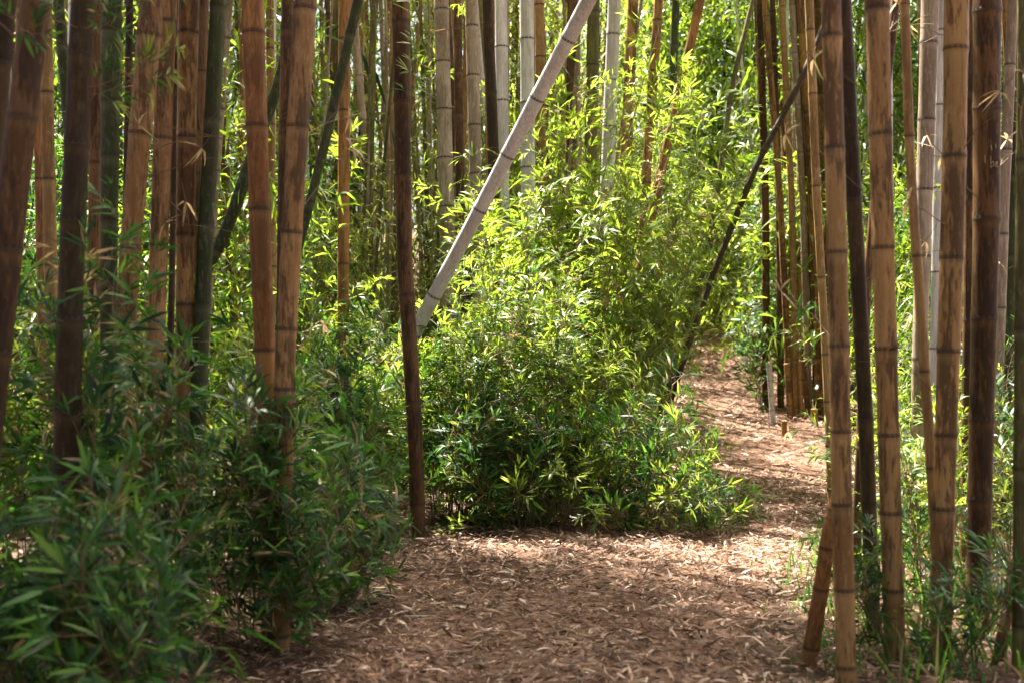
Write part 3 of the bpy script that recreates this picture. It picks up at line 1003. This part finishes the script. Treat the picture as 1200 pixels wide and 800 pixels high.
# ------------------------------------------------------------------ shrubs and thickets
G_LS = 'dark green shrubs of the left foreground'
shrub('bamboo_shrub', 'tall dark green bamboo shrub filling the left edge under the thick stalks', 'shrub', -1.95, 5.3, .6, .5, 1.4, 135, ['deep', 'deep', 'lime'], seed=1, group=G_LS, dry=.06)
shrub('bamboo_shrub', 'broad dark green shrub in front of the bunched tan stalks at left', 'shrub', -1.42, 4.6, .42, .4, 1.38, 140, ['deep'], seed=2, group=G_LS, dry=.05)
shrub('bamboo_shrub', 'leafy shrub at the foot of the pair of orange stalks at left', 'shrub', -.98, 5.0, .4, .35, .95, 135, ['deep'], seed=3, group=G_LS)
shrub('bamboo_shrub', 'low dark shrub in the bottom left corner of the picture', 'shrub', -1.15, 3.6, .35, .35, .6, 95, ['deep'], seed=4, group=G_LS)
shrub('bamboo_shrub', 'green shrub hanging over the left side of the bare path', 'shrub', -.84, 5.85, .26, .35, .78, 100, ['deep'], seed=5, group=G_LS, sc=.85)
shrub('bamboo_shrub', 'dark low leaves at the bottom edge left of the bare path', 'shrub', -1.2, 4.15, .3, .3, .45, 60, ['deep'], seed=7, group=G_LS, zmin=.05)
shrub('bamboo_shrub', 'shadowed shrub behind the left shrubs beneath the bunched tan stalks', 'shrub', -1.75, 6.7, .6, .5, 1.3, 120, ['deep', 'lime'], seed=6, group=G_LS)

G_CS = 'bright green thicket in the middle'
shrub('bamboo_thicket', 'large rounded green thicket in the centre, dark towards its foot', 'thicket', .15, 8.75, .75, .6, 1.75, 290, ['fine', 'fine', 'lime', 'deep'], seed=11, group=G_CS, up=.9, tall=1.25)
shrub('bamboo_thicket', 'tall sunlit lime green thicket rising behind the rounded central one', 'thicket', .5, 9.5, .75, .5, 3.3, 299, ['lime', 'bold', 'bold', 'fine'], seed=12, group=G_CS, lean=(.6, 0), zmin=.2, dry=.08, tall=1.2)
shrub('bamboo_thicket', 'sunlit upper thicket just right of and behind the fallen pale pole', 'thicket', .0, 9.9, .55, .45, 2.6, 180, ['lime', 'bold', 'fine'], seed=20, group=G_CS, zmin=.3, dry=.14)
shrub('bamboo_thicket', 'low dark front of the central thicket along the bare path', 'thicket', .05, 8.2, .65, .25, .8, 190, ['deep', 'deep', 'fine'], seed=18, group=G_CS, zmin=.04, up=.55)  # fills the base; its dark leaves put the shade there into colour
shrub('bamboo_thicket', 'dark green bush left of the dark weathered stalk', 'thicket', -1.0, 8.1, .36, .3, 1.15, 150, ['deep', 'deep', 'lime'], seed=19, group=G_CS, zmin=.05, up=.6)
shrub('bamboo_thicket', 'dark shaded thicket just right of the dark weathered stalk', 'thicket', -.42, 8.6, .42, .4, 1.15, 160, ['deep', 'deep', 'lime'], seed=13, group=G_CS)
shrub('bamboo_thicket', 'low green skirt of leaves at the right foot of the thicket', 'thicket', .85, 8.2, .36, .35, .62, 130, ['deep', 'deep', 'fine'], seed=14, group=G_CS, up=.3)
shrub('bamboo_shrub', 'little shoots creeping onto the path at right of the thicket', 'shrub', 1.3, 7.95, .36, .25, .26, 60, ['deep'], seed=15, group=G_CS, sc=.6, up=.5)
shrub('bamboo_thicket', 'sunlit arching thicket whose leaves overhang the far path', 'thicket', .95, 10.6, .42, .4, 2.9, 130, ['lime', 'bold'], seed=16, group=G_CS, zmin=.5, lean=(.85, 0))
shrub('bamboo_thicket', 'airy lime green sprays high beside the orange brown leaning stalk', 'thicket', 1.0, 11.3, .45, .4, 3.5, 150, ['lime', 'bold', 'bold'], seed=26, group=G_CS, zmin=.5, lean=(.5, 0))
shrub('bamboo_thicket', 'green thicket behind the dark weathered stalk at left of the pale pole', 'thicket', -1.15, 9.6, .55, .5, 1.5, 150, ['lime', 'deep'], seed=17, group=G_CS)

G_RS = 'low growth between the right stalks'
shrub('bamboo_shrub', 'low bluish green shoots around the feet of the right stalks', 'shrub', 1.5, 4.75, .4, .28, .42, 60, ['deep'], seed=21, group=G_RS, sc=.7, up=.7)
shrub('bamboo_shrub', 'loose green shoots behind the thick tan stalks at right', 'shrub', 1.95, 6.0, .42, .45, .75, 66, ['fine', 'deep'], seed=22, group=G_RS, sc=.85, up=.9)
shrub('bamboo_shrub', 'green shoots behind the near black leaning stalk at right', 'shrub', 2.35, 7.6, .35, .45, .8, 60, ['fine', 'deep'], seed=23, group=G_RS, up=.9)
shrub('bamboo_shrub', 'dense green shoots at the right edge beneath the scratched stalk', 'shrub', 2.75, 6.9, .5, .5, 1.0, 90, ['fine', 'deep'], seed=24, group=G_RS, up=.9)
shrub('bamboo_shrub', 'dark leafy bush hugging the far clump at the bend', 'shrub', 3.1, 15.2, .4, .35, 1.4, 80, ['deep'], seed=25, sc=1.2)
shrub('bamboo_shrub', 'tall dark leafy bush overhanging the far path beside the bend', 'shrub', 3.75, 17.2, .5, .5, 3.2, 150, ['deep', 'bold'], seed=27, sc=1.5, zmin=.2, lean=(-.3, 0))

# ------------------------------------------------------------------ young bamboo filling the grove
def young_foliage(rng, h, r, n, L, mat):
    g = Geo()
    a = NP.uniform(0, 6.283, n)
    t = NP.uniform(.05, 1, n)
    rr = r * np.sqrt(NP.uniform(0, 1, n)) * (1 - .55 * t ** 2)
    # gather leaves into clumps
    nc = n // 22
    ci = NP.integers(0, nc, n)
    ct = NP.uniform(.08, 1, nc); ca = NP.uniform(0, 6.283, nc); cr = r * np.sqrt(NP.uniform(.05, 1, nc)) * (1 - .5 * ct ** 2)
    c = np.stack([np.cos(ca) * cr, np.sin(ca) * cr, ct * h], 1)
    base = c[ci] + NP.normal(0, .085, (n, 3))
    d = nrm(NP.normal(0, 1, (n, 3))) + nrm(c[ci] - np.array([0, 0, h * .35])) * .5
    d[:, 2] -= .25
    ti = np.clip(NP.uniform(0, .6, nc)[ci] + NP.normal(0, .1, n), 0, .74)
    v, tr, tt = leaf_np(base, d, np.tile([0, 0, 1.], (n, 1)) + NP.normal(0, .4, (n, 3)), NP.uniform(.7, 1.25, n) * L, L * .15, NP.uniform(.1, .5, n), ti)
    g.add(v, tr, tt, 0)
    for k in range(0, nc, 2):
        g.twig((c[k][0] * .2, c[k][1] * .2, c[k][2] - .25), c[k], .004, .002)
    return g.mesh('foliage', [mat, M['twig']])


ry = random.Random(9)
YF = [young_foliage(ry, 2.6, .75, 900, .11, M['leaf_faded']) for _ in range(3)] + [young_foliage(ry, 2.6, .8, 1500, .12, M['leaf_lime']) for _ in range(3)] + [young_foliage(ry, 2.2, .7, 1200, .12, M['leaf_deep']) for _ in range(3)]
YS = [stem_mesh((0, 0, -.05), (RND.uniform(-.2, .2), RND.uniform(-.2, .2), 2.5), (RND.uniform(-.08, .08), .05, 0), .009, M['twig']) for _ in range(4)]


def young(n, px0, px1, d0, d1, s0, s1, label, group, seed, clear=1.5, faded=False):
    rng = random.Random(seed)
    k = 0
    while k < n:
        d = rng.uniform(d0, d1)
        px = rng.uniform(px0, px1)
        x = (px - 600) / FPX * d
        if abs(x - float(path_x(d))) < clear: continue
        k += 1
        s = rng.uniform(s0, s1)
        e = empty('young_bamboo', (x, d, float(hgt(x, d))), which(' '.join(label.split()[:4]), px) if 0 < px < 1200 else label, 'bamboo plant', group, rz=rng.uniform(0, 6.28))
        e.scale = (s * rng.uniform(.85, 1.15), s * rng.uniform(.85, 1.15), s * rng.uniform(.85, 1.25))
        for q in range(2):
            o = link('stem', rng.choice(YS), e)
            o.rotation_euler = (rng.uniform(-.1, .1), rng.uniform(-.1, .1), rng.uniform(0, 6.28))
        u = rng.random()
        link('foliage', rng.choice(YF[:3] if faded and u < .7 else YF[6:] if u < .55 else YF[3:6]), e)


young(20, -80, 340, 8.2, 13, .7, 1.3, 'leafy young bamboo plant behind the left clump of stalks', 'young bamboo behind the left clump', 31)
young(16, -80, 340, 12, 19, 1.5, 2.4, 'tall sunlit bamboo plant far behind the left clump of stalks', 'tall plants behind the left clump', 37)
young(16, 340, 600, 11, 17, .8, 1.25, 'leafy young bamboo plant among the pale stalks left of centre', 'young bamboo left of centre', 32, faded=True)
young(14, 340, 740, 14, 22, 1.6, 2.6, 'tall leafy bamboo plant behind the pale stalks of the centre', 'tall plants behind the pale stalks', 38, faded=True)
young(9, 540, 720, 11.5, 16, .8, 1.1, 'leafy young bamboo plant behind the central thicket', 'young bamboo behind the thicket', 33)
young(16, 1000, 1260, 9, 15, .7, 1.3, 'leafy young bamboo plant behind the right clump of stalks', 'young bamboo behind the right clump', 34)
young(10, 1000, 1260, 13, 19, 1.5, 2.2, 'tall leafy bamboo plant far behind the right clump of stalks', 'tall plants behind the right clump', 39)
young(12, 900, 1100, 17, 24, 1.3, 2.2, 'leafy young bamboo plant behind the far clump at the bend', 'young bamboo behind the far clump', 35, clear=2.6)
young(16, 720, 900, 23, 30, 1.8, 3.0, 'tall leafy bamboo plant closing the view beyond the path', 'bamboo beyond the path', 36, clear=.1)


for x, y, sc_ in ((1.2, 19.5, 1.7), (1.5, 22.5, 2.2), (2.4, 24.5, 2.4), (4.6, 23.5, 2.3), (5.2, 20.5, 1.9), (.6, 17.5, 1.6)):
    e = empty('young_bamboo', (x, y, float(hgt(x, y))), which('tall lime green plant', x / y * FPX + 600), 'bamboo plant', 'bamboo beyond the path', rz=x)
    e.scale = (sc_, sc_, sc_)
    link('stem', YS[0], e)
    link('foliage', YF[3 + int(y) % 3], e)

# young bamboo added out of view beside the viewpoint to block side light
rng = random.Random(41)
for x, y in ((-2.05, 2.9), (-2.7, 3.9), (-1.7, 1.6), (-2.9, 1.9), (-2.2, .2), (-3.4, 5.0), (2.2, 2.9), (2.9, 3.9), (2.0, 1.0), (-1.6, -1.5), (1.7, -1.6), (3.1, 1.6)):
    e = empty('young_bamboo', (x, y, float(hgt(x, y))), 'leafy young bamboo plant added unseen beside the viewpoint to block side light', 'bamboo plant', 'added light-blocking young bamboo beside the viewpoint', rz=rng.uniform(0, 6.28))
    e.scale = (.85, .85, rng.uniform(1, 1.4))
    link('stem', rng.choice(YS), e)
    link('foliage', rng.choice(YF[6:]), e)


# the far grove: leaves too far off to tell the plants apart
def far_grove():
    g = Geo()
    nc = 4200
    px = NP.uniform(-500, 1700, nc)
    d = NP.uniform(24, 40, nc)
    x = (px - 600) / FPX * d
    z0 = hgt(x, d)
    z = z0 + NP.uniform(0, 1, nc) ** .8 * 11
    c = np.stack([x, d, z], 1)
    n = 130000
    ci = NP.integers(0, nc, n)
    base = c[ci] + NP.normal(0, .38, (n, 3))
    dr = NP.normal(0, 1, (n, 3)); dr[:, 2] -= .4
    ti = np.clip(NP.uniform(0, .6, nc)[ci] + NP.normal(0, .08, n), 0, .74)
    v, t, tt = leaf_np(base, dr, np.tile([0, 0, 1.], (n, 1)) + NP.normal(0, .4, (n, 3)), NP.uniform(.18, .32, n), .06, .2, ti)
    g.add(v, t, tt, 0)
    g.m = [np.repeat((ci % 3 > 0).astype(int), 4)]
    o = link('grove_foliage', g.mesh('grove_foliage', [M['leaf_lime'], M['leaf_deep']]))
    tag(o, 'far sunlit mass of bamboo leaves closing the grove behind everything', 'foliage', kind='stuff')


far_grove()

# ------------------------------------------------------------------ dry leaves on the ground
def litter():
    g = Geo()
    n1, n2 = 115000, 30000
    y = np.concatenate([NP.uniform(2.8, 11, n1), NP.uniform(11, 25, n2)])
    x = path_x(y) + np.concatenate([NP.normal(0, 1.5, n1) - .25, NP.normal(0, 1.3, n2)])
    n = len(x)
    z = gz(x, y) + NP.uniform(.006, .03, n)
    a = NP.uniform(0, 6.283, n)
    d = np.stack([np.cos(a), np.sin(a), NP.normal(0, .3, n)], 1)
    L = (.018 + .07 * NP.uniform(0, 1, n) ** 2.2) * np.where(y > 11, 1.5, 1)
    ti = np.clip(NP.beta(1.1, 2.0, n) + np.where(y > 9.5, .12, 0), 0, 1)  # far leaves paler: brightness of the lit far path put into their colour
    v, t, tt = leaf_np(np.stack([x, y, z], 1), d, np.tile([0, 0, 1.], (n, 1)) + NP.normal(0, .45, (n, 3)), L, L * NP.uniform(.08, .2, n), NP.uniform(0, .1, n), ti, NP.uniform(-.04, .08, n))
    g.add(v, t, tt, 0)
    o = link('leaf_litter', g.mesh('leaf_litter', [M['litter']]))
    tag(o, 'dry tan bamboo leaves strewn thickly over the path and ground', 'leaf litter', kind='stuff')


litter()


def big_leaf(rng):
    """one curled dry leaf or sheath, 5 rows of 3"""
    L, W = 1.0, rng.uniform(.08, .17)
    curl, tw = rng.uniform(.05, .3), rng.uniform(-.6, .6)
    v, t = [], []
    for k in range(6):
        s = k / 5
        w = W * (.35 + .65 * math.sin(min(s * 1.5 + .25, 1) * math.pi / 2)) * (1 - s ** 3) * .5 + .004
        cz = curl * math.sin(s * math.pi) * .5
        for q in (-1, 0, 1):
            a = tw * s
            v.append(((s - .5) * L, q * w * math.cos(a), cz + abs(q) * w * .55 + q * w * math.sin(a) + .01))
    for k in range(5):
        for q in range(2):
            i = k * 3 + q
            t += [(i, i + 3, i + 4), (i, i + 4, i + 1)]
    return mesh_np('dry_leaf', np.array(v), np.array(t), [M['litter']], {'tint': np.full(len(v), rng.uniform(.55, 1))})


rb = random.Random(4)
BL = [big_leaf(rb) for _ in range(14)]
for k in range(290):
    y = rb.uniform(4.0, 8.0)
    x = float(path_x(y)) + rb.gauss(-.25, .75)
    if (x < -.95 and y < 5.5): x += .8
    o = link('dry_leaf', rb.choice(BL), path)
    o.location = (x, y, float(gz(x, y)) + .012)
    o.rotation_euler = (rb.gauss(0, .18), rb.gauss(0, .15), rb.uniform(0, 6.28))
    s = .05 + .08 * rb.random() ** 2
    o.scale = (s, s, s)

# the pale split stick lying on the path
pd = on_ground(500, 727)
stick = empty('bamboo_stick', at(500, 727, pd), 'pale pinkish split bamboo stick lying across the near path', 'stick')
me, fr, *_ = culm([(-.1, 0, .014), (0, .004, .016), (.1, .0, .013)], lambda f: .0105 - .002 * f, [.07, .15], M['pale'], 10, random.Random(2))
link('stem', me, stick)


# fine grass and shoots at the feet of the right stalks
def grass():
    g = Geo()
    n = 3000
    y = NP.uniform(4.3, 9.5, n)
    x = path_x(y) + .95 + np.abs(NP.normal(0, .75, n)) + NP.normal(0, .1, n)
    x[y > 7.5] += .25
    keep = NP.random(n) < .9
    z = gz(x, y)
    d = NP.normal(0, .35, (n, 3)); d[:, 2] = 1
    L = NP.uniform(.1, .42, n) * np.clip((x - path_x(y) - .75) * 1.4, .25, 1)
    ti = NP.uniform(.1, .7, n); ti[NP.random(n) < .2] = 1.0
    up = NP.normal(0, 1, (n, 3)); up[:, 2] = 0
    v, t, tt = leaf_np(np.stack([x, y, z], 1), d, up, L, NP.uniform(.005, .011, n), NP.uniform(.1, .6, n), ti)
    g.add(v, t, tt, 0)
    o = link('grass', g.mesh('grass', [M['leaf_deep']]))
    tag(o, 'thin green and straw coloured grass between the right stalks', 'grass', kind='stuff')


grass()
print('OBJECT COUNT', len(bpy.data.objects), 'TRIS', sum(len(m.polygons) for m in bpy.data.meshes))
